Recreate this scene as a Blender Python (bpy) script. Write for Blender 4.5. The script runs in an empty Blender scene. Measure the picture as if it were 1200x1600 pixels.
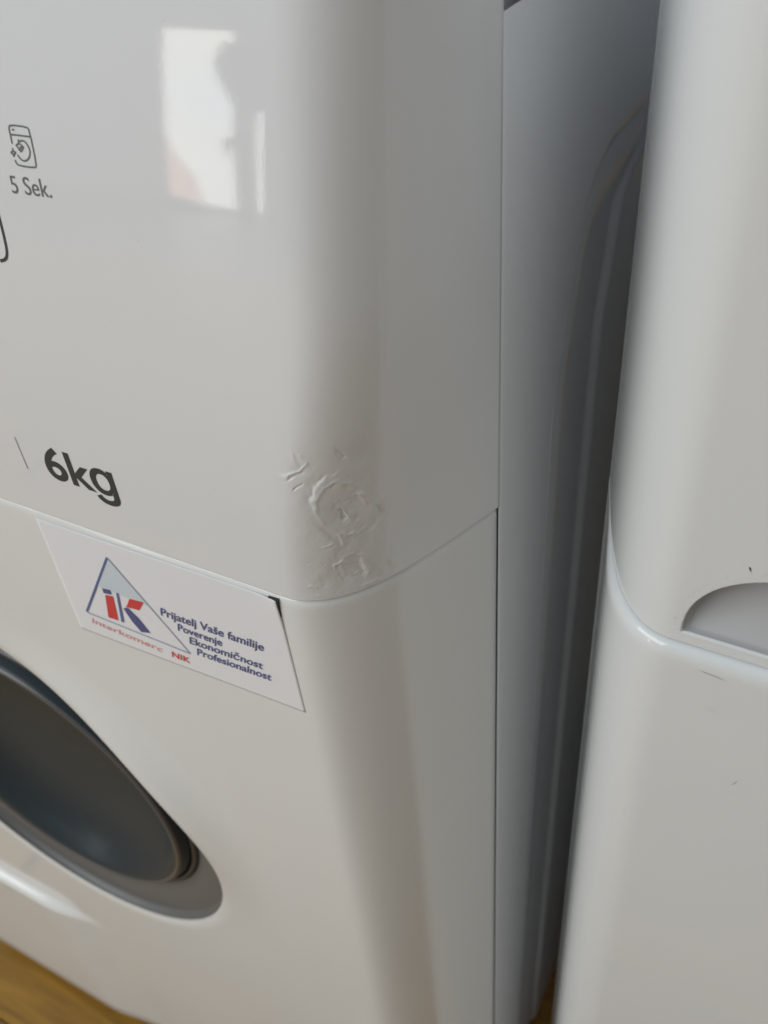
import bpy, math, random
import numpy as np
from mathutils import Matrix, Vector
random.seed(4)
sc = bpy.context.scene
COL = sc.collection

# ------------------------------------------------------------------ camera
cam_d = bpy.data.cameras.new('camera')
cam = bpy.data.objects.new('camera', cam_d); COL.objects.link(cam); sc.camera = cam
def cam_axes(yaw, pitch, roll):
    f = Vector((-math.sin(yaw)*math.cos(pitch), math.cos(yaw)*math.cos(pitch), -math.sin(pitch)))
    r = f.cross(Vector((0, 0, 1))).normalized(); u = r.cross(f)
    return r*math.cos(roll)+u*math.sin(roll), u*math.cos(roll)-r*math.sin(roll), f
CR, CU, CF = cam_axes(0.5530, 0.7056, -0.0979)
CP = Vector((0.1058, -0.1809, 0.2374))
M = Matrix.Identity(4)
for i in range(3):
    M[i][0] = CR[i]; M[i][1] = CU[i]; M[i][2] = -CF[i]; M[i][3] = CP[i]
cam.matrix_world = M
cam_d.sensor_fit = 'HORIZONTAL'; cam_d.sensor_width = 36.0; cam_d.lens = 43.5
cam_d.clip_start = 0.01; cam_d.clip_end = 100
cam_d.dof.use_dof = True
cam_d.dof.focus_distance = 0.315
cam_d.dof.aperture_fstop = 20.0

# ------------------------------------------------------------------ world and light
w = bpy.data.worlds.new('World'); sc.world = w; w.use_nodes = True
bg = w.node_tree.nodes['Background']
bg.inputs[0].default_value = (0.86, 0.95, 1.0, 1); bg.inputs[1].default_value = 0.54
def area(name, loc, target, sx, sy, power, col):
    l = bpy.data.lights.new(name, 'AREA'); l.shape = 'RECTANGLE'; l.size = sx; l.size_y = sy
    l.energy = power; l.color = col
    o = bpy.data.objects.new(name, l); COL.objects.link(o); o.location = loc
    o.rotation_euler = (Vector(target)-Vector(loc)).to_track_quat('-Z', 'Y').to_euler()
    return o
area('daylight_lamp', (-2.2, -2.6, 1.8), (-0.1, 0, 0), 3.2, 2.0, 84, (0.97, 0.99, 1.0))
sc.view_settings.view_transform = 'Standard'; sc.view_settings.look = 'None'
sc.view_settings.exposure = 0; sc.view_settings.gamma = 1
sc.cycles.use_denoising = True
sc.cycles.max_bounces = 8

# ------------------------------------------------------------------ shape of the fronts
# ---- plan outline of a machine front (metres): flat front, large soft corners, measured by arc length
def _corner(a,phi,tx,ty,e):
    """curve whose heading turns from 0 towards phi; scaled to end exactly tx, ty away"""
    pts=[(0.0,0.0)];x=y=0.0;n=400;L=0.0988
    for i in range(n):
        s=(i+.5)*L/n
        k=s-e*(1-math.exp(-s/e))
        ph=math.radians(phi)*(1-math.exp(-k/a))
        x+=math.cos(ph)*L/n;y+=math.sin(ph)*L/n
        pts.append((x,y))
    fx=tx/x;fy=ty/y
    return [(p[0]*fx,p[1]*fy) for p in pts]
NC=400;S_END=0.0988;DS=S_END/NC
X_END=0.0530;X_TOP=0.0360;Y_END=0.0765
WIDE=_corner(0.0195,71.0,X_END,Y_END,0.0035)     # at the seam
TIGHT=_corner(0.0210,84.0,X_TOP,Y_END,0.0095)    # near the top of the control panel
HALF=0.298                      # half width of a machine
FLAT=2*(HALF-X_END)             # length of the flat part
def _at(c,s):
    i=min(s/DS,NC-1e-6);k=int(i);f=i-k;a=c[k];b=c[k+1]
    return a[0]+(b[0]-a[0])*f,a[1]+(b[1]-a[1])*f
def smooth(t):
    t=max(0.0,min(1.0,t));return t*t*(3-2*t)
def plan(s,b=0.0):
    """s=0 where the right corner starts; returns x (right side at 0), y, nx, ny, corner weight"""
    if s<-FLAT/2:
        x,y,nx,ny,w=plan(-FLAT-s,b);return (-2*HALF-x,y,-nx,ny,w)
    if s<=0:
        sx=X_END+(X_TOP-X_END)*b                 # the flat part stretches to meet the tighter corner
        xm=-HALF;t=(s+FLAT/2)/(FLAT/2)
        return (xm+(HALF-sx)*t,0.0,0.0,-1.0,0.0)
    def P(s):
        a=_at(WIDE,s);c=_at(TIGHT,s)
        x0=a[0]-X_END;x1=c[0]-X_TOP
        return x0+(x1-x0)*b,a[1]+(c[1]-a[1])*b
    h=2e-4;s=min(s,S_END)
    p=P(s);p0=P(max(0,s-h));p1=P(min(S_END,s+h))
    tx=p1[0]-p0[0];ty=p1[1]-p0[1];l=math.hypot(tx,ty) or 1
    return (p[0],p[1],ty/l,-tx/l,s/S_END)
def lean(z):                     # the control panel leans back towards its top
    return 0.575*(z-0.03)**2 if z>0.03 else 0.0
def panel_point(s,z,off=0.0):
    x,y,nx,ny,w=plan(s,smooth(z/0.12))
    k=1-smooth(w*1.25)
    sl=1.15*max(0,z-.03)*k if lean(1.0) else 0.0
    return (x+nx*off,y+lean(z)*k+ny*off,z+sl*off)

# ------------------------------------------------------------------ materials
def mat(name, col, rough=0.3, bump=0.0, scale=900.0, spec=0.5, metallic=0.0, var=0.0, varscale=6.0, coat=0.0, emis=None, strength=1.0):
    m = bpy.data.materials.new(name); m.use_nodes = True
    nt = m.node_tree; b = nt.nodes['Principled BSDF']
    b.inputs['Base Color'].default_value = (*col, 1); b.inputs['Roughness'].default_value = rough
    b.inputs['Specular IOR Level'].default_value = spec; b.inputs['Metallic'].default_value = metallic
    b.inputs['Coat Weight'].default_value = coat
    tc = nt.nodes.new('ShaderNodeTexCoord')
    if var:
        n = nt.nodes.new('ShaderNodeTexNoise'); n.inputs['Scale'].default_value = varscale; n.inputs['Detail'].default_value = 6
        nt.links.new(tc.outputs['Object'], n.inputs['Vector'])
        r = nt.nodes.new('ShaderNodeMix'); r.data_type = 'RGBA'
        r.inputs[6].default_value = (*[c*(1-var) for c in col], 1); r.inputs[7].default_value = (*[min(1, c*(1+var)) for c in col], 1)
        nt.links.new(n.outputs['Fac'], r.inputs[0]); nt.links.new(r.outputs[2], b.inputs['Base Color'])
    if bump:
        n = nt.nodes.new('ShaderNodeTexNoise'); n.inputs['Scale'].default_value = scale; n.inputs['Detail'].default_value = 3
        nt.links.new(tc.outputs['Object'], n.inputs['Vector'])
        bp = nt.nodes.new('ShaderNodeBump'); bp.inputs['Strength'].default_value = 1.0; bp.inputs['Distance'].default_value = bump
        nt.links.new(n.outputs['Fac'], bp.inputs['Height']); nt.links.new(bp.outputs[0], b.inputs['Normal'])
    if emis:
        b.inputs['Emission Color'].default_value = (*emis, 1); b.inputs['Emission Strength'].default_value = strength
    return m
M_PLASTIC = mat('white_plastic', (0.735, 0.757, 0.775), 0.035, bump=0.000004, scale=900, var=0.012, varscale=8)
M_PLASTIC2 = mat('white_plastic_older', (0.71, 0.738, 0.748), 0.045, bump=0.000003, scale=1200, var=0.015, varscale=9)
M_ENAMEL = mat('white_enamel', (0.755, 0.778, 0.778), 0.12, bump=0.000003, scale=1000, var=0.012, varscale=7)
M_STEEL = mat('painted_steel', (0.85, 0.88, 0.915), 0.28, bump=0.000004, scale=700)
M_TOP = mat('worktop_laminate', (0.62, 0.56, 0.54), 0.5)
M_INK = mat('dark_print', (0.035, 0.045, 0.05), 0.5)
M_INKG = mat('grey_print', (0.13, 0.14, 0.14), 0.5)
M_INKL = mat('light_grey_print', (0.30, 0.30, 0.30), 0.5)
M_SCUFF = mat('scuff_grey', (0.32, 0.31, 0.29), 0.7)
M_CHIP = mat('chip_dark', (0.10, 0.09, 0.08), 0.7)
M_STAIN = mat('faint_dirt', (0.36, 0.33, 0.29), 0.6)
M_PAPER = mat('paper', (0.785, 0.795, 0.82), 0.75, bump=0.000008, scale=1500, spec=0.2)
M_NAVY = mat('navy_ink', (0.09, 0.10, 0.25), 0.7)
M_BLUE = mat('blue_ink', (0.11, 0.14, 0.30), 0.7)
M_BLUEG = mat('blue_grey_ink', (0.33, 0.34, 0.46), 0.7)
M_PALE = mat('pale_blue_ink', (0.60, 0.67, 0.73), 0.7)
M_RED = mat('red_ink', (0.62, 0.06, 0.06), 0.7)
M_REDL = mat('light_red_ink', (0.72, 0.28, 0.28), 0.7)
M_RING = mat('grey_door_plastic', (0.13, 0.13, 0.127), 0.45)
M_GLASS = mat('smoked_door_glass', (0.028, 0.040, 0.047), 0.30, spec=0.22)
M_STREAK = mat('grey_glass_streak', (0.09, 0.09, 0.092), 0.3)
M_TRIM = mat('dark_grey_trim', (0.06, 0.06, 0.062), 0.34)
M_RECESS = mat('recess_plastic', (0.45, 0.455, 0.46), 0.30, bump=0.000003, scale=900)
M_GAPSHADE = mat('painted_gap_shade', (0.05, 0.045, 0.05), 0.8)
M_WALL = mat('wall_plaster', (0.54, 0.56, 0.57), 0.9, bump=0.001, scale=60)
M_FRAME = mat('window_frame_paint', (0.45, 0.43, 0.42), 0.5)
M_ROOF = mat('roof_tile', (0.50, 0.30, 0.25), 0.8, var=0.2, varscale=3)
M_HOUSE = mat('house_render', (0.75, 0.62, 0.42), 0.8)

def wood():
    m = bpy.data.materials.new('brown_wood'); m.use_nodes = True
    nt = m.node_tree; b = nt.nodes['Principled BSDF']; b.inputs['Roughness'].default_value = 0.38
    tc = nt.nodes.new('ShaderNodeTexCoord'); mp = nt.nodes.new('ShaderNodeMapping'); mp.inputs['Scale'].default_value = (6, 60, 60)
    n = nt.nodes.new('ShaderNodeTexNoise'); n.inputs['Scale'].default_value = 1.6; n.inputs['Detail'].default_value = 8; n.inputs['Distortion'].default_value = 0.6
    oi = nt.nodes.new('ShaderNodeObjectInfo')
    ad = nt.nodes.new('ShaderNodeVectorMath'); ad.operation = 'ADD'
    nt.links.new(tc.outputs['Object'], mp.inputs['Vector']); nt.links.new(mp.outputs[0], ad.inputs[0]); nt.links.new(oi.outputs['Location'], ad.inputs[1])
    nt.links.new(ad.outputs[0], n.inputs['Vector'])
    r = nt.nodes.new('ShaderNodeValToRGB'); r.color_ramp.elements[0].position = 0.3; r.color_ramp.elements[1].position = 0.75
    r.color_ramp.elements[0].color = (0.27, 0.125, 0.012, 1); r.color_ramp.elements[1].color = (0.46, 0.245, 0.026, 1)
    hs = nt.nodes.new('ShaderNodeHueSaturation'); mr = nt.nodes.new('ShaderNodeMapRange'); mr.inputs[3].default_value = 0.7; mr.inputs[4].default_value = 1.1
    nt.links.new(n.outputs['Fac'], r.inputs[0]); nt.links.new(oi.outputs['Random'], mr.inputs[0]); nt.links.new(mr.outputs[0], hs.inputs['Value'])
    nt.links.new(r.outputs[0], hs.inputs['Color']); nt.links.new(hs.outputs[0], b.inputs['Base Color'])
    return m
M_WOOD = wood()
def sky_mat():
    m = bpy.data.materials.new('bright_cloudy_sky'); m.use_nodes = True
    nt = m.node_tree; b = nt.nodes['Principled BSDF']; b.inputs['Base Color'].default_value = (0, 0, 0, 1); b.inputs['Roughness'].default_value = 1
    tc = nt.nodes.new('ShaderNodeTexCoord'); n = nt.nodes.new('ShaderNodeTexNoise'); n.inputs['Scale'].default_value = 0.8; n.inputs['Detail'].default_value = 5
    r = nt.nodes.new('ShaderNodeValToRGB'); r.color_ramp.elements[0].position = 0.3; r.color_ramp.elements[1].position = 0.7
    r.color_ramp.elements[0].color = (0.88, 0.93, 0.96, 1); r.color_ramp.elements[1].color = (1.0, 0.96, 0.88, 1)
    nt.links.new(tc.outputs['Object'], n.inputs['Vector']); nt.links.new(n.outputs['Fac'], r.inputs[0]); nt.links.new(r.outputs[0], b.inputs['Emission Color'])
    b.inputs['Emission Strength'].default_value = 5.6
    return m
M_SKY = sky_mat()

# ------------------------------------------------------------------ mesh helpers
def mk(name, verts, faces, m, parent=None, smooth_=True):
    me = bpy.data.meshes.new(name); me.from_pydata([tuple(map(float, v)) for v in verts], [], faces); me.materials.append(m)
    if smooth_:
        me.polygons.foreach_set('use_smooth', [True]*len(me.polygons))
    me.update()
    o = bpy.data.objects.new(name, me); COL.objects.link(o)
    if parent: o.parent = parent
    return o
def empty(name, loc):
    o = bpy.data.objects.new(name, None); COL.objects.link(o); o.location = loc; o.empty_display_size = 0.05
    return o
def tag(o, label=None, cat=None, group=None, kind=None):
    if label: o['label'] = label
    if cat: o['category'] = cat
    if group: o['group'] = group
    if kind: o['kind'] = kind
    return o
def gridfaces(nu, nv, flip=False, skip=None):
    F = []
    for j in range(nv-1):
        for i in range(nu-1):
            if skip and skip(i, j): continue
            a = j*nu+i; f = (a, a+1, a+nu+1, a+nu)
            F.append(f[::-1] if flip else f)
    return F
def box(x0, x1, y0, y1, z0, z1):
    v = [(x, y, z) for z in (z0, z1) for y in (y0, y1) for x in (x0, x1)]
    f = [(0, 2, 3, 1), (4, 5, 7, 6), (0, 1, 5, 4), (2, 6, 7, 3), (0, 4, 6, 2), (1, 3, 7, 5)]
    return v, f
def boxes(name, L, m, parent=None, bevel=0.0):
    V = []; F = []
    for b in L:
        v, f = box(*b); n = len(V); V += v; F += [tuple(n+i for i in q) for q in f]
    o = mk(name, V, F, m, parent, False)
    if bevel:
        md = o.modifiers.new('bevel', 'BEVEL'); md.width = bevel; md.segments = 3
    return o
def spaced(a, b, step):
    n = max(1, int(round((b-a)/step))); return [a+(b-a)*i/n for i in range(n)]

# ------------------------------------------------------------------ crumpled patch on the corner
STROKES = [  # kind, points (arc length, height), width, height
 ('step', [(0.0143, 0.0459), (0.0135, 0.0485), (0.0142, 0.0524), (0.0155, 0.0561), (0.0169, 0.0572), (0.0197, 0.0588)], .00045, -.00030),
 ('crease', [(0.0230, 0.0430), (0.0247, 0.0394), (0.0265, 0.0360)], .00075, -.00085),
 ('crease', [(0.0247, 0.0430), (0.0262, 0.0396), (0.0276, 0.0363)], .00035, .00035),
 ('step', [(0.0157, 0.0381), (0.0182, 0.0339), (0.0200, 0.0305), (0.0224, 0.0278), (0.0240, 0.0245), (0.0228, 0.0225)], .0005, -.00020),
 ('crease', [(0.0227, 0.0302), (0.0236, 0.0312), (0.0249, 0.0276), (0.0246, 0.0243)], .00040, .00035),
 ('crease', [(0.0212, 0.0140), (0.0221, 0.0169), (0.0242, 0.0181), (0.0262, 0.0159)], .0004, .00030),
 ('step', [(0.0305, 0.0162), (0.0316, 0.0126), (0.0327, 0.0093), (0.0326, 0.0065)], .00035, .00042),
 ('crease', [(0.0315, 0.0164), (0.0330, 0.0126), (0.0340, 0.0093), (0.0334, 0.0065)], .00032, .00040),
 ('crease', [(0.0227, 0.0122), (0.0242, 0.0096), (0.0257, 0.0081)], .0004, -.00018),
 ('crease', [(0.0050, 0.0699), (0.0067, 0.0652), (0.0089, 0.0628)], .0006, .00012),
 ('crease', [(0.0035, 0.0576), (0.0055, 0.0599), (0.0084, 0.0613), (0.0102, 0.0628), (0.0114, 0.0648)], .0004, .00026),
 ('crease', [(0.0040, 0.0565), (0.0061, 0.0586), (0.0089, 0.0599), (0.0110, 0.0616)], .0004, -.00018),
 ('crease', [(0.0053, 0.0572), (0.0067, 0.0588)], .0003, -.00025),
 ('crease', [(0.0071, 0.0529), (0.0086, 0.0548), (0.0104, 0.0565)], .00035, -.00032),
 ('crease', [(0.0080, 0.0685), (0.0101, 0.0660), (0.0118, 0.0630)], .0007, .00015),
 ('crease', [(0.0387, 0.0414), (0.0413, 0.0370), (0.0419, 0.0335), (0.0390, 0.0297), (0.0363, 0.0275), (0.0390, 0.0213)], .0009, .00022),
 ('crease', [(0.0372, 0.0422), (0.0386, 0.0347), (0.0362, 0.0301), (0.0331, 0.0285)], .0008, -.00025),
 ('crease', [(0.0214, 0.0696), (0.0226, 0.0676), (0.0245, 0.0643)], .0008, -.00035),
 ('crease', [(0.0204, 0.0526), (0.0220, 0.0553)], .0005, -.00016),
 ('crease', [(0.0254, 0.0536), (0.0264, 0.0508)], .0005, -.00018),
 ('crease', [(0.0273, 0.0478), (0.0300, 0.0490)], .0005, -.00020),
 ('crease', [(0.0304, 0.0486), (0.0322, 0.0457), (0.0336, 0.0411)], .00055, .00032),
 ('crease', [(0.0284, 0.0485), (0.0310, 0.0454)], .0005, -.00022),
 ('crease', [(0.0114, 0.0078), (0.0132, 0.0081), (0.0157, 0.0073)], .0005, .00015),
 ('crease', [(0.0304, 0.0022), (0.0344, 0.0024), (0.0391, 0.0023), (0.0436, 0.0018)], .0005, .00020),
 ('crease', [(0.0415, 0.0095), (0.0422, 0.0051), (0.0409, 0.0030)], .0009, -.00025),
 ('crease', [(0.0173, 0.0277), (0.0200, 0.0270), (0.0216, 0.0281)], .0005, .00018),
 ('loop', [(0.0156, 0.0429), (0.0152, 0.0491), (0.0179, 0.0544), (0.0222, 0.0558), (0.0277, 0.0529), (0.0328, 0.0478), (0.0355, 0.0408), (0.0359, 0.0341), (0.0331, 0.0298), (0.0281, 0.0291), (0.0230, 0.0321), (0.0183, 0.0369), (0.0156, 0.0429)], .00085, .00019),
 ('loop', [(0.0240, 0.0163), (0.0249, 0.0197), (0.0285, 0.0200), (0.0320, 0.0175), (0.0335, 0.0132), (0.0324, 0.0094), (0.0285, 0.0092), (0.0249, 0.0122), (0.0240, 0.0163)], .00070, .00016),
 ('loop', [(0.0214, 0.0434), (0.0238, 0.0464), (0.0277, 0.0452), (0.0308, 0.0404), (0.0300, 0.0360)], .0009, -.00014),
]
def crumple(S, Z):
    """outward displacement (metres) of the dented corner; S, Z numpy arrays"""
    out = np.zeros_like(S)
    rng = np.random.RandomState(7)
    jx = np.zeros_like(S); jz = np.zeros_like(S)        # wobble, so that no line runs clean
    for k in range(6):
        fx, fz = rng.uniform(500, 1900, 2)*(1 if k % 2 else -1); p = rng.uniform(0, 6.28, 2)
        jx += .00012*np.sin(fx*S+fz*Z*.7+p[0]); jz += .00012*np.sin(fz*S-fx*Z*.8+p[1])
    Sj = S+jx; Zj = Z+jz
    for kind, pts, wd, h in STROKES:
        best = np.full(S.shape, 1e9); sgn = np.ones(S.shape); al = np.zeros(S.shape)
        seg = list(zip(pts[:-1], pts[1:])); tot = 0
        L = [math.dist(a, b) for a, b in seg]; T = sum(L)
        for (a, b), l in zip(seg, L):
            dx, dz = b[0]-a[0], b[1]-a[1]
            t = np.clip(((Sj-a[0])*dx+(Zj-a[1])*dz)/(l*l), 0, 1)
            ex = Sj-a[0]-t*dx; ez = Zj-a[1]-t*dz; d = np.hypot(ex, ez)
            m_ = d < best
            best = np.where(m_, d, best); sgn = np.where(m_, np.sign(dx*ez-dz*ex), sgn); al = np.where(m_, (tot+t*l)/T, al)
            tot += l
        env = np.clip(np.sin(np.clip(al, .04, .96)*math.pi)*1.6, 0, 1)*(0.85+.2*np.sin(al*6+h*1e5))
        if kind == 'loop': env = .75+.35*np.sin(al*11+h*3e4)+.2*np.sin(al*27)
        if kind != 'loop': wd *= 1.22
        if kind == 'step':
            out += h*env*np.tanh(sgn*best/wd)*np.exp(-(best/(wd*4.5))**2)
        else:
            out += h*env*np.exp(-(best/wd)**2)
    def blob(cs, cz, rs, rz, h): return h*np.exp(-(((S-cs)/rs)**2+((Z-cz)/rz)**2))
    out += blob(.0262, .041, .0085, .012, -.00045)+blob(.036, .044, .004, .010, .00035)+blob(.0265, .012, .007, .0065, -.0004)
    out += blob(.0205, .022, .005, .008, .0002)+blob(.0375, .0125, .006, .009, .00025)+blob(.011, .060, .005, .008, -.0002)
    out += blob(.030, .064, .008, .005, -.00025)+blob(.0335, .027, .004, .004, -.0003)
    mask = np.clip(blob(.0262, .036, .014, .019, 1.3)+blob(.024, .010, .014, .009, 1.1)+blob(.0115, .058, .006, .009, .8), 0, 1)
    f = np.zeros_like(S)
    for k in range(26):
        fx, fz = rng.uniform(-2600, 2600, 2); f += np.sin(fx*S+fz*Z+rng.uniform(0, 6.28)+1.5*np.sin(400*S+rng.uniform(0, 6)))
    out += mask*f*.0000034
    g = np.zeros_like(S)
    for k in range(14):
        fx, fz = rng.uniform(-800, 800, 2); g += np.sin(fx*S+fz*Z+rng.uniform(0, 6.28))
    out += mask*g*.000014
    # chipped patch low on the corner: sparse sharp pits
    for k in range(70):
        cs = rng.uniform(.012, .045); cz = rng.uniform(.001, .020)
        r = rng.uniform(.0002, .00055); el = rng.uniform(.6, 2.2)
        out += blob(cs, cz, r*el, r, rng.choice([-1, 1])*rng.uniform(.00003, .00010))
    return out*1.3

# ------------------------------------------------------------------ machine shells
def control_panel(parent, m, damage=False, recess=None, top=0.20):
    if damage:
        ss = spaced(-FLAT-S_END, -FLAT, .004)+spaced(-FLAT, -.06, .02)+spaced(-.06, .004, .004)+spaced(.004, .048, .00024)+spaced(.048, S_END, .0015)+[S_END]
        zz = [.0009]+spaced(.0014, .075, .00026)+spaced(.075, top, .003)+[top]
    else:
        ss = spaced(-FLAT-S_END, -FLAT, .0015)+spaced(-FLAT, -FLAT+.0004, .0004)+spaced(-FLAT+.0004, -FLAT+.062, .0003)+spaced(-FLAT+.062, 0, .02)+spaced(0, S_END, .004)+[S_END]
        zz = spaced(.0009, .0435, .0003)+spaced(.0435, top, .003)+[top]
    rows = [(.0030, -.0030, 0), (.0006, -.0028, 0), (.0002, -.0020, 0), (0.0, -.0008, 0), (.0001, -.0003, 0), (.0004, -.00005, 0)]+[(z, 0, 1) for z in zz]
    nu = len(ss)+2
    S = np.array([[s for s in ss] for _ in rows]); Z = np.array([[r[0]]*len(ss) for r in rows])
    D = np.zeros_like(S)
    if damage: D = crumple(S, Z)*np.array([[1.0 if r[2] else .5] for r in rows])
    if recess is not None: D = D+recess(S, Z)
    V = []
    for j, (z, off, _) in enumerate(rows):
        for i, s in enumerate([ss[0]]+ss+[ss[-1]]):
            edge = i == 0 or i == nu-1
            k = min(max(i-1, 0), len(ss)-1)
            wgt = max(0.0, (s/S_END) if s > 0 else ((-FLAT-s)/S_END))
            zt = top
            zr = z if z < .1 else .1+(z-.1)*(zt-.1)/(top-.1)
            if s < -FLAT/2:
                x, y, zz_ = panel_point(-FLAT-s, zr, off+float(D[j, k])); x = -2*HALF-x
            else:
                x, y, zz_ = panel_point(s, zr, off+float(D[j, k]))
            if edge:                                  # fold back at the side joint
                sg = 1 if s > 0 else -1
                x -= sg*.0030; y += .0004
            V.append((x, y, zz_))
    F = gridfaces(nu, len(rows))
    if recess is None: return mk('control_panel', V, F, m, parent)
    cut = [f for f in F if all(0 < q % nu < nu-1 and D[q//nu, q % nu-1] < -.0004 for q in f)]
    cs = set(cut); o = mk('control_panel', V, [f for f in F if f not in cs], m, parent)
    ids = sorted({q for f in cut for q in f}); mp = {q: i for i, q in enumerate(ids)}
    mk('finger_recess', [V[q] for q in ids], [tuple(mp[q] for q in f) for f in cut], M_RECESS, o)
    return o

def lower_front(parent, m, rows, ledge, hole=None, side_cut=.002, zb=-.724):
    e = S_END-side_cut
    ss = spaced(-FLAT-e, -FLAT, .0025)+spaced(-FLAT, 0, .012)+spaced(0, e, .0025)+[e]
    zs = [r[0] for r in rows]+spaced(-.012, -.46, -.02)+[-.46]+spaced(-.464, -.60, -.002)+spaced(-.60, zb+.012, -.02)+[zb+.012, zb+.007, zb+.0035, zb+.0012, zb]
    offs = [r[1] for r in rows]; base = rows[-1][1]
    offs += [base]*(len(zs)-len(rows)); offs[-1] -= .012; offs[-2] -= .0075; offs[-3] -= .0042; offs[-4] -= .0018
    if hole:
        cx, cz, R, q = hole
        bx0, bx1, bz0, bz1 = cx-q, cx+q, cz-q, cz+q
        s_of = lambda x: x+X_END
        ss = sorted(set([s for s in ss if abs(s-s_of(bx0)) > .005 and abs(s-s_of(bx1)) > .005]+[s_of(bx0), s_of(bx1)]))
        zo = [(z, o) for z, o in zip(zs, offs) if abs(z-bz0) > .0009 and abs(z-bz1) > .004]+[(bz0, base), (bz1, base)]
        # keep row order top to bottom (the first rows fold inwards)
        head_ = zo[:len(rows)]; tail = sorted(zo[len(rows):], key=lambda t: -t[0]); zo = head_+tail
        zs = [a for a, _ in zo]; offs = [b for _, b in zo]
    nu = len(ss)+2; V = []
    for z, off in zip(zs, offs):
        for i, s in enumerate([ss[0]]+ss+[ss[-1]]):
            x, y, nx, ny, wgt = plan(s)
            o = off*((1-.92*smooth((wgt-.25)/.6)) if off > 0 else 1)+ledge(x, z)
            px, py = x+nx*o, y+ny*o
            if i == 0 or i == nu-1:
                px -= (1 if s > 0 else -1)*.0004; py += .0032
            V.append((px, py, z))
    skip = None
    if hole:
        def skip(i, j):
            if i == 0 or i >= nu-2: return False
            xm = (ss[i-1]+ss[i])/2-X_END; zm = (zs[j]+zs[j+1])/2
            return bx0 < xm < bx1 and bz0 < zm < bz1
    F = gridfaces(nu, len(zs), True, skip)
    if hole:
        n0 = len(V); NT = 192; rad = [0, .004, .010, .018, .028, .04]
        for k in range(NT):
            a = 2*math.pi*k/NT; c, s_ = math.cos(a), math.sin(a)
            rb = q/max(abs(c), abs(s_))
            rr = [R+d for d in rad if R+d < rb-.004]
            while len(rr) < len(rad): rr.append(rr[-1]+(rb-rr[-1])*.5 if len(rr) < len(rad) else rb)
            rr.append(rb)
            for r in rr:
                dish = .0012*(1-smooth((r-R)/.003))
                # the rim swells forwards beside the grip of the door
                u = (math.degrees(a)-31+180) % 360-180
                swell = .0092*math.exp(-(u/30.0)**2)*(1-smooth((r-R)/.039))
                V.append((cx+c*r, -base+dish-swell-ledge(cx+c*r, cz+s_*r), cz+s_*r))
        nr = len(rad)+1
        for k in range(NT):
            for r in range(nr-1):
                a = n0+k*nr+r; b = n0+((k+1) % NT)*nr+r
                F.append((a, b, b+1, a+1))
    return mk('front_panel', V, F, m, parent)

def lathe(name, prof, cx, cz, m, parent, n=192):
    V = []; F = []
    for r, y in prof:
        for k in range(n):
            a = 2*math.pi*k/n; V.append((cx+r*math.cos(a), y, cz+r*math.sin(a)))
    for j in range(len(prof)-1):
        for k in range(n):
            a = j*n+k; b = j*n+(k+1) % n; F.append((a, b, b+n, a+n))
    return mk(name, V, F, m, parent)

def side_panel(parent, m, sign=1, emboss=True):
    """sign 1: right side at x=0; -1: left side"""
    ys = [.0770, .0774, .0780, .0790]+spaced(.0805, .120, .004)+spaced(.120, .26, .0008)+spaced(.26, .60, .02)+[.60]
    zs = spaced(-.759, -.02, .03)+spaced(-.02, .125, .003)+spaced(.125, .175, .01)+[.175]
    V = []
    for z in zs:
        for y in ys:
            x = -.0003-.0004*(1-smooth((y-.0768)/.0020))
            if emboss:
                R = .058; y0 = .1355+.012*smooth(z/.06) if z > 0 else .1355+.030*max(z, -.9)*.9; z0 = .1035
                dy, dz = y-y0, z0-z
                if dy < R and dz < R: d = R-math.hypot(R-dy, R-dz)
                else: d = min(dy, dz)
                x += -.0017*math.exp(-((d-.0014)/.0013)**2)-.0012*smooth(d/.0030)-.0042*smooth((d-.012)/.024)
                ey, ez = y-y0-.066, z0-.016-z
                e_ = .04-math.hypot(.04-ey, .04-ez) if ey < .04 and ez < .04 else min(ey, ez)
                x += .0030*smooth(e_/.009)
            V.append(((x if sign > 0 else -2*HALF-x), y, z))
    return mk('side_panel', V, gridfaces(len(ys), len(zs), sign < 0), m, parent)

def text_mesh(s, bold=0.0, shear=0.0, spacing=1.0):
    c = bpy.data.curves.new('text_tmp', 'FONT'); c.body = s; c.size = 1.0; c.offset = bold; c.shear = shear; c.space_character = spacing
    c.resolution_u = 6; c.fill_mode = 'FRONT'
    o = bpy.data.objects.new('text_tmp', c); COL.objects.link(o)
    dg = bpy.context.evaluated_depsgraph_get(); me = bpy.data.meshes.new_from_object(o.evaluated_get(dg))
    V = [tuple(v.co) for v in me.vertices]; F = [tuple(p.vertices) for p in me.polygons]
    bpy.data.objects.remove(o); bpy.data.curves.remove(c); bpy.data.meshes.remove(me)
    return V, F
CAP = 0.69
def place_text(name, s, b0, b1, h, m, parent, yf, bold=0.0, shear=0.0, spacing=1.0):
    """baseline from b0 to b1 in (x, z), cap height h; yf(x, z) gives the depth of the carrying surface"""
    V, F = text_mesh(s, bold, shear, spacing)
    x0 = min(v[0] for v in V); x1 = max(v[0] for v in V)
    sx = (b1[0]-b0[0])/(x1-x0); sl = (b1[1]-b0[1])/(b1[0]-b0[0]); sy = h/CAP
    out = []
    for v in V:
        X = b0[0]+(v[0]-x0)*sx; Zc = b0[1]+(X-b0[0])*sl+v[1]*sy
        out.append((X, yf(X, Zc), Zc))
    return mk(name, out, F, m, parent, False)
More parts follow.
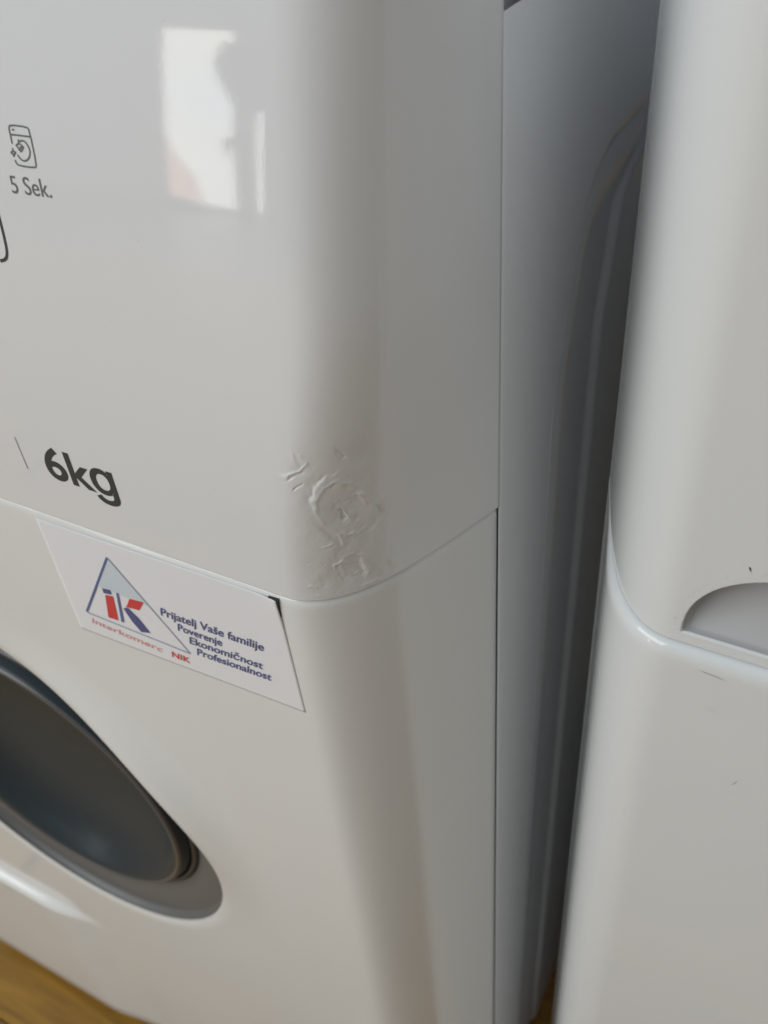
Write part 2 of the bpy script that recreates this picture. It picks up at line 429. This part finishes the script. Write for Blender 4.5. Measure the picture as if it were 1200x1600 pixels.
def ribbon(name, lines, width, m, parent, yf, closed=False):
    V = []; F = []
    for pts in lines:
        P = [Vector(p) for p in pts]
        if len(P) > 2:                                    # round the polyline a little
            Q = [P[0]]
            for i in range(1, len(P)-1):
                Q += [P[i].lerp(P[i-1], .25), P[i].lerp(P[i+1], .25)]
            Q.append(P[-1]); P = Q
        n0 = len(V)
        for i, p in enumerate(P):
            t = (P[min(i+1, len(P)-1)]-P[max(i-1, 0)]).normalized(); nrm = Vector((-t.y, t.x))*width/2
            if name in ('scuff_mark', 'chip_mark') and (i == 0 or i == len(P)-1): nrm *= .25
            for q in (p+nrm, p-nrm): V.append((q.x, yf(q.x, q.y), q.y))
        for i in range(len(P)-1):
            a = n0+2*i; F.append((a, a+1, a+3, a+2))
    return mk(name, V, F, m, parent, False)
def marks(name, lines, width, m, parent, yf):
    for l in lines: ribbon(name, [l], width, m, parent, yf)
def poly(name, pts, m, parent, yf):
    V = [(x, yf(x, z), z) for x, z in pts]
    return mk(name, V, [tuple(range(len(V)))], m, parent, False)

# ================================================================== left machine
wm = empty('washing_machine', (0, 0, 0))
tag(wm, 'white washing machine with dented control panel corner, mark 6kg and round dark door', 'washing machine', 'two white washing machines standing side by side')
control_panel(wm, M_PLASTIC, damage=True)
def ledge1(x, z):
    return .0075*smooth((-.492-z)/.0135)*smooth((-.315-x)/.06) if z < -.48 else 0.0
DX, DZ, DR = -.2930, -.2680, .148
lower_front(wm, M_ENAMEL, [(-.0030, -.0060), (-.0006, -.0042), (-.0005, -.0030), (-.0009, -.0018), (-.0017, -.0010), (-.0030, -.0006), (-.0050, -.0005), (-.0080, -.0005)], ledge1, (DX, DZ, DR, .188), side_cut=.0022)
door = lathe('door', [(.1488, .0012), (.1478, .0068), (.1445, .0074), (.1380, .0078), (.1300, .0098), (.1232, .0118), (.1218, .0130), (.1210, .0165)], DX, DZ, M_RING, wm)
lathe('door_trim', [(.1212, .0170), (.1210, .0125), (.1200, .0106), (.1184, .0102), (.1176, .0115), (.1172, .0160)], DX, DZ, M_TRIM, door)
lathe('door_glass', [(.1188, .0150), (.1175, .0135), (.1160, .0100), (.1148, .0062), (.1136, .0046), (.1100, .0043), (.1060, .0060), (.1000, .0120), (.090, .0190), (.074, .0250), (.050, .0290), (.025, .0305), (.0005, .0310)], DX, DZ, M_GLASS, door)
lathe('door_streak_ring', [(.1140, .0050), (.1134, .0040), (.1124, .0034), (.1112, .0034), (.1102, .0046)], DX, DZ, M_STREAK, door)  # lighter ring added on the glass, standing in for its light streak
side_panel(wm, M_STEEL, 1)
side_panel(wm, M_STEEL, -1, False)
boxes('worktop', [(-2*HALF-.001, .001, .090, .60, .1772, .215)], M_TOP, wm, .003)
boxes('cabinet_core', [(-2*HALF+.012, -.012, .080, .598, -.73, .174)], M_STEEL, wm)

def on_panel(x, z): return lean(z)-.00012
place_text('capacity_mark', '6k\u0261', (-.1557, .0240), (-.1204, .0240), .0152, M_INK, wm, on_panel, bold=.020)
place_text('time_mark', '5 Sek.', (-.1303, .1367), (-.1138, .1372), .0052, M_INKG, wm, on_panel, bold=.002)
ribbon('divider_mark', [[(-.1678, .0394), (-.1675, .0242)]], .0006, M_INKL, wm, on_panel)
ribbon('curved_line_mark', [[(-.139, .1500), (-.1390, .1274), (-.1392, .1200), (-.1398, .1165), (-.1412, .1145), (-.1440, .1136)]], .0011, M_INK, wm, on_panel)
IC = [
 [(-.1257, .1536), (-.1257, .1557), (-.1247, .1564), (-.1185, .1564), (-.1175, .1557), (-.1175, .1460), (-.1184, .1452), (-.1250, .1452), (-.1259, .1459), (-.1259, .1467)],
 [(-.1257, .1512), (-.1257, .1536), (-.1249, .1538), (-.1176, .1538)],
 [(-.1226, .1520), (-.1215, .1525), (-.1202, .1523), (-.1192, .1510), (-.1190, .1495), (-.1198, .1479), (-.1215, .1468), (-.1230, .1468), (-.1240, .1475), (-.1244, .1483)],
 [(-.1228, .1527), (-.1230, .1514), (-.1244, .1509), (-.1236, .1504), (-.1232, .1493), (-.1228, .1504), (-.1215, .1509), (-.1226, .1514)],
 [(-.1259, .1500), (-.1261, .1490), (-.1273, .1486), (-.1263, .1483), (-.1262, .1474), (-.1258, .1484), (-.1248, .1488), (-.1257, .1491)],
 [(-.1212, .1509), (-.1222, .1497), (-.1230, .1492)],
]
ribbon('washer_icon', IC, .00052, M_INKG, wm, on_panel)
poly('icon_dot', [(-.1246, .1549), (-.1236, .1549), (-.1236, .1554), (-.1246, .1554)], M_INKG, wm, on_panel)
# narrow dark sliver modelled in place of the gap shadow, right over the card corner
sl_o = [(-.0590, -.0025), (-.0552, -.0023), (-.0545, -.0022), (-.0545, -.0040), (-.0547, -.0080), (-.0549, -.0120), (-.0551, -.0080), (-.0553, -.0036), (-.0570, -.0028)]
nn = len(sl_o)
mk('gap_shadow_sliver', [(x, -.00035 if z > -.006 else -.0001, z) for x, z in sl_o]+[(x, .0012, z) for x, z in sl_o], [tuple(range(nn)), tuple(range(nn, 2*nn))[::-1]]+[(i, nn+i, nn+(i+1) % nn, (i+1) % nn) for i in range(nn)], M_GAPSHADE, wm, False)
marks('scuff_mark', [[(-.0720, .0445), (-.0716, .0441)], [(-.0640, .1852), (-.0636, .1850)], [(-.0666, .0212), (-.0662, .0208)], [(-.0905, .0700), (-.0902, .0702)], [(-.1010, .1010), (-.1006, .1009)], [(-.0830, .1290), (-.0827, .1286)]], .0004, M_SCUFF, wm, on_panel)
# ================================================================== card tucked under the trim
card = empty('advertising_card', (-.115, 0, -.036))
tag(card, 'white paper card with triangle logo and lettering, tucked under the trim of the dented machine', 'card')
def card_y(x, z):
    r = max(0.0, 1-math.hypot((x+.0531)/.013, (z+.0030)/.020))
    b = max(0.0, (x+.075)/.022)*max(0.0, (z+.070)/.070)
    return .0002-.0013*r*r-.0003*b*b-.0001*math.sin((x+.18)*40)
NX, NZ = 90, 60
TL, TR, BR, BL = (-.1762, -.0046), (-.0552, -.0026), (-.0529, -.0680), (-.1768, -.0728)
V = []
for j in range(NZ+1):
    for i in range(NX+1):
        u, v = i/NX, j/NZ
        x = (TL[0]*(1-u)+TR[0]*u)*(1-v)+(BL[0]*(1-u)+BR[0]*u)*v
        z = (TL[1]*(1-u)+TR[1]*u)*(1-v)+(BL[1]*(1-u)+BR[1]*u)*v
        V.append((x, card_y(x, z), z))
paper = mk('paper_sheet', V, gridfaces(NX+1, NZ+1, True), M_PAPER, card)
paper.modifiers.new('thickness', 'SOLIDIFY').thickness = .00012
def on_card(x, z): return card_y(x, z)-.00014
def on_card2(x, z): return card_y(x, z)-.00020
A_, B_, C_ = (-.1400, -.0136), (-.1674, -.0574), (-.1091, -.0582)
def mixp(a, b, t): return (a[0]+(b[0]-a[0])*t, a[1]+(b[1]-a[1])*t)
poly('triangle_tint', [A_, mixp(A_, B_, .50), mixp(A_, C_, .50)], M_PALE, card, on_card)
ribbon('triangle_left_edge', [[A_, B_]], .0012, M_BLUE, card, on_card2)
ribbon('triangle_outline', [[A_, C_], [C_, (-.1671, -.0578)]], .0008, M_BLUEG, card, on_card2)
poly('letter_i_dot', [(-.1505, -.0355), (-.1456, -.0345), (-.1458, -.0375), (-.1507, -.0385)], M_NAVY, card, on_card2)
poly('letter_i_stem', [(-.1501, -.0393), (-.1454, -.0383), (-.1478, -.0545), (-.1538, -.0551)], M_RED, card, on_card2)
poly('letter_k_stem', [(-.1425, -.0350), (-.1410, -.0345), (-.1443, -.0543), (-.1461, -.0545)], M_BLUE, card, on_card2)
poly('letter_k_arm', [(-.1353, -.0355), (-.1272, -.0343), (-.1318, -.0411), (-.1396, -.0424), (-.1384, -.0408)], M_RED, card, on_card2)
poly('letter_k_leg', [(-.1415, -.0440), (-.1386, -.0424), (-.1340, -.0470), (-.1297, -.0544), (-.1354, -.0564), (-.1390, -.0510)], M_NAVY, card, on_card2)
place_text('blue_lettering', 'Prijatelj Va\u0161e familije', (-.1194, -.0386), (-.0671, -.0368), .0048, M_NAVY, card, on_card2, bold=.018, shear=.25)
place_text('blue_lettering', 'Poverenje', (-.1121, -.0447), (-.0889, -.0441), .0045, M_NAVY, card, on_card2, bold=.018, shear=.25)
place_text('blue_lettering', 'Ekonomi\u010dnost', (-.1076, -.0507), (-.0697, -.0491), .0045, M_NAVY, card, on_card2, bold=.018, shear=.25)
place_text('blue_lettering', 'Profesionalnost', (-.1052, -.0569), (-.0667, -.0548), .0045, M_NAVY, card, on_card2, bold=.018, shear=.25)
place_text('red_lettering', 'Interkomerc', (-.1666, -.0643), (-.1258, -.0655), .0036, M_REDL, card, on_card2, bold=.006, shear=.2)
place_text('red_lettering', 'NIK', (-.1211, -.0657), (-.1105, -.0654), .0038, M_RED, card, on_card2, bold=.02, shear=.2)

for o in card.children: o.location = -card.location

# ================================================================== right machine
TX, TY = .6285, .0365
X_END = X_TOP = .0470; FLAT = 2*(HALF-X_END)
WIDE = TIGHT = _corner(0.0180, 72.0, X_END, Y_END, 0.0035)
lean = lambda z: 0.0
wm2 = empty('washing_machine', (TX, TY, 0))
tag(wm2, 'white washing machine with an arched finger recess above the seam of its control panel', 'washing machine', 'two white washing machines standing side by side')
RCX = .1255-TX; RZ = .0049
def recess2(S, Z):
    X = np.where(S < -FLAT/2, -2*HALF+HALF*0+0, 0)+0.0
    # on the flat front the x coordinate is linear in the arc length (it stretches a little with height)
    b = np.array([[smooth(float(z)/.12) for z in row[:1]]*row.size for row in Z])
    sx = X_END+(X_TOP-X_END)*b
    X = -HALF+(HALF-sx)*((S+FLAT/2)/(FLAT/2))
    a = .0456; bb = .0345; n = 2.35
    q = (np.abs((X-RCX)/a)**n+np.abs(np.clip(Z-RZ, 0, 1)/bb)**n)**(1/n)
    dist = (1-q)*bb*np.clip(np.abs((X-RCX)/a)*.35+.95, 0, 1.4)   # ~ distance inwards from the arch
    inside = np.clip(dist/.0007, 0, 1)*np.clip((Z-RZ)/.0005, 0, 1)
    u = np.clip(dist/.012, 0, 1)
    sm = u*u*(3-2*u)
    h = np.clip((Z-RZ)/bb, 0, 1)
    depth = .0022+.0175*np.clip(h/.85, 0, 1)**.75
    depth = depth*np.clip(dist/.0040+.45, 0, 1)
    return -depth*inside
control_panel(wm2, M_PLASTIC2, recess=recess2)
lower_front(wm2, M_PLASTIC2, [(-.0002, -.0040), (-.0003, -.0012), (-.0004, .0000), (-.0007, .0008), (-.0014, .0016), (-.0025, .0023), (-.0040, .0028), (-.0060, .0030), (-.0090, .0030)], lambda x, z: 0.0, None, side_cut=.001)
side_panel(wm2, M_STEEL, -1, False)
side_panel(wm2, M_STEEL, 1, False)
boxes('worktop', [(-2*HALF-.002, .002, .083, .60, .1785, .215)], M_TOP, wm2, .003)
boxes('cabinet_core', [(-2*HALF+.012, -.012, .080, .598, -.73, .174)], M_STEEL, wm2)
def low2(x, z): return -.0030-.00012
def up2(x, z): return lean(z)-.00012
def loc2(L): return [[(x-TX, z) for x, z in p] for p in L]
marks('scuff_mark', loc2([[(.0885, -.0068), (.0911, -.0072), (.0939, -.0073), (.0969, -.0080)], [(.0932, -.0237), (.0968, -.0244)], [(.1074, -.0605), (.1082, -.0592), (.1090, -.0568)], [(.0862, -.0773), (.0878, -.0785)], [(.113, -.1877), (.1138, -.1881)], [(.1086, -.0644), (.1088, -.0654)]]), .00028, M_SCUFF, wm2, low2)
marks('chip_mark', loc2([[(.0954, .0403), (.0957, .0397), (.0961, .0389)], [(.0957, .0392), (.0963, .0385)]]), .0006, M_CHIP, wm2, up2)
random.seed(11)
sp = []
for k in range(46):
    t = random.uniform(.02, 1.1); a = .0456; bb = .0345; o = 1+random.uniform(.015, .085)**1.0
    x = .1255-a*o*math.cos(t)**(2/2.35) if math.cos(t) > 0 else .1255
    z = RZ+bb*o*math.sin(t)**(2/2.35)
    l = random.uniform(.0002, .0008); g = random.uniform(-.6, 1.9)
    if z < .0395: sp.append([(x, z), (x+l*math.cos(g), z+l*math.sin(g))])
marks('scuff_mark', loc2(sp), .00026, M_STAIN, wm2, up2)

# ================================================================== floor, walls, window
floor = mk('floor', [(-6, -4.2, -.7620), (4, -4.2, -.7620), (4, 3, -.7620), (-6, 3, -.7620)], [(0, 1, 2, 3)], M_WOOD, None, False)
tag(floor, kind='structure')
v, f = box(-.595, .595, -.0345, .0345, -.7600, -.7500)
pm = bpy.data.meshes.new('plank'); pm.from_pydata(v, [], f); pm.materials.append(M_WOOD)
for r in range(16):
    for c in range(4):
        o = bpy.data.objects.new('plank', pm); COL.objects.link(o); o.parent = floor
        o.location = (-1.75+c*1.2+(r*.43) % 1.0-.3, .045-r*.0705, .0)
WX = lambda x: -.055+(x+.055)*2
WZ = lambda z: .165+(z-.165)*2
YW = -4.0
x0, x1, x2, x3 = WX(-1.766), WX(-1.528), WX(-1.468), WX(-1.434)
zt, zb = WZ(.335), WZ(-.345)
wall = boxes('wall', [(-6, x0-.06, YW-.06, YW, -.76, 2.2), (x3+.06, 4, YW-.06, YW, -.76, 2.2), (x0-.06, x3+.06, YW-.06, YW, zt+.06, 2.2), (x0-.06, x3+.06, YW-.06, YW, -.76, zb-.06)], M_WALL)
tag(wall, kind='structure')
M_SHADE_WALL = mat('added_dark_wall', (0.38, 0.35, 0.33), 0.8)
tag(boxes('wall', [(1.25, 1.40, YW, .66, -.76, 2.2)], M_SHADE_WALL), kind='structure')  # unseen dark wall, added on the right to darken the rounded corner
win = empty('window', (x0, YW, zb))
tag(win, 'grey framed window with a handle, seen only as the bright reflection on the control panel', 'window')
L = lambda *b: (b[0]-x0, b[1]-x0, b[2]-YW, b[3]-YW, b[4]-zb, b[5]-zb)
boxes('window_frame', [L(x0-.06, x3+.06, YW-.03, YW+.01, zt, zt+.06), L(x0-.06, x3+.06, YW-.03, YW+.01, zb-.06, zb), L(x0-.06, x0, YW-.03, YW+.01, zb, zt), L(x3, x3+.06, YW-.03, YW+.01, zb, zt), L(x1, x2, YW-.03, YW+.01, zb, zt)], M_FRAME, win, .006)
hz = WZ(-.035)
boxes('window_handle', [L(x1-.035, x1+.02, YW+.0, YW+.05, hz-.03, hz+.03), L(x1-.02, x1, YW+.04, YW+.06, hz-.10, hz+.02)], M_FRAME, win, .008)
# blind that hangs half down over the second sash
blind = boxes('window_blind', [L(x2, x3, YW-.02, YW-.005, WZ(.079), zt)], M_FRAME, win)
pts = [(-1.553, .30), (-1.560, .268), (-1.572, .250), (-1.578, .222), (-1.560, .175), (-1.533, .125), (-1.52, .10), (-1.50, .10), (-1.50, .30)]
V = [(WX(a)-x0, .015, WZ(b)-zb) for a, b in pts]+[(WX(a)-x0, .035, WZ(b)-zb) for a, b in pts]
n = len(pts)
mk('silhouette_block', V, [tuple(range(n))[::-1], tuple(range(n, 2*n))]+[(i, (i+1) % n, n+(i+1) % n, n+i) for i in range(n)], M_FRAME, win, False)  # added block standing in for the silhouette of a hand with phone
pts = [(-1.80, -.262), (-1.70, -.262), (-1.67, -.272), (-1.62, -.290), (-1.57, -.312), (-1.52, -.343), (-1.52, -.36), (-1.80, -.36)]
V = [(WX(a)-x0, .02, WZ(b)-zb) for a, b in pts]+[(WX(a)-x0, .05, WZ(b)-zb) for a, b in pts]
n = len(pts)
mk('sill_cover', V, [tuple(range(n))[::-1], tuple(range(n, 2*n))]+[(i, (i+1) % n, n+(i+1) % n, n+i) for i in range(n)], M_FRAME, win, False)
YS = -9.0
k = (abs(YS)/2.0)
SX = lambda x: -.055+(x+.055)*k
SZ = lambda z: .165+(z-.165)*k
sky = boxes('sky', [(SX(-2.1), SX(-.9), YS-.02, YS, SZ(-.62), SZ(.55))], M_SKY)
tag(sky, kind='structure')
# house gable far outside
hk = 8.4/2.0
HX = lambda x: -.055+(x+.055)*hk
HZ = lambda z: .165+(z-.165)*hk
house = empty('house', (HX(-1.73), -8.4, HZ(-.5)))
tag(house, 'house with a steep red tiled roof and spire, seen outside in the reflected window', 'house')
def prism(name, pts, y0, y1, m, parent, base):
    n = len(pts); V = [(HX(a)-base[0], y0, HZ(b)-base[2]) for a, b in pts]+[(HX(a)-base[0], y1, HZ(b)-base[2]) for a, b in pts]
    return mk(name, V, [tuple(range(n))[::-1], tuple(range(n, 2*n))]+[(i, (i+1) % n, n+(i+1) % n, n+i) for i in range(n)], m, parent, False)
hb = (HX(-1.73), -8.4, HZ(-.5))
prism('roof', [(-1.85, -.21), (-1.80, -.13), (-1.742, -.085), (-1.737, -.04), (-1.731, -.085), (-1.715, -.10), (-1.685, -.150), (-1.665, -.155), (-1.640, -.26), (-1.63, -.5), (-1.85, -.5)], 0, .25, M_ROOF, house, hb)
prism('gable_wall', [(-1.85, -.215), (-1.70, -.215), (-1.685, -.235), (-1.685, -.5), (-1.85, -.5)], .26, .35, M_HOUSE, house, hb)
area('outdoor_daylight', (HX(-1.2), -5.2, HZ(.35)), (HX(-1.72), -8.4, HZ(-.2)), 1.2, 1.2, 1700, (1.0, 0.98, 0.95))
sc.cycles.sample_clamp_indirect = 4
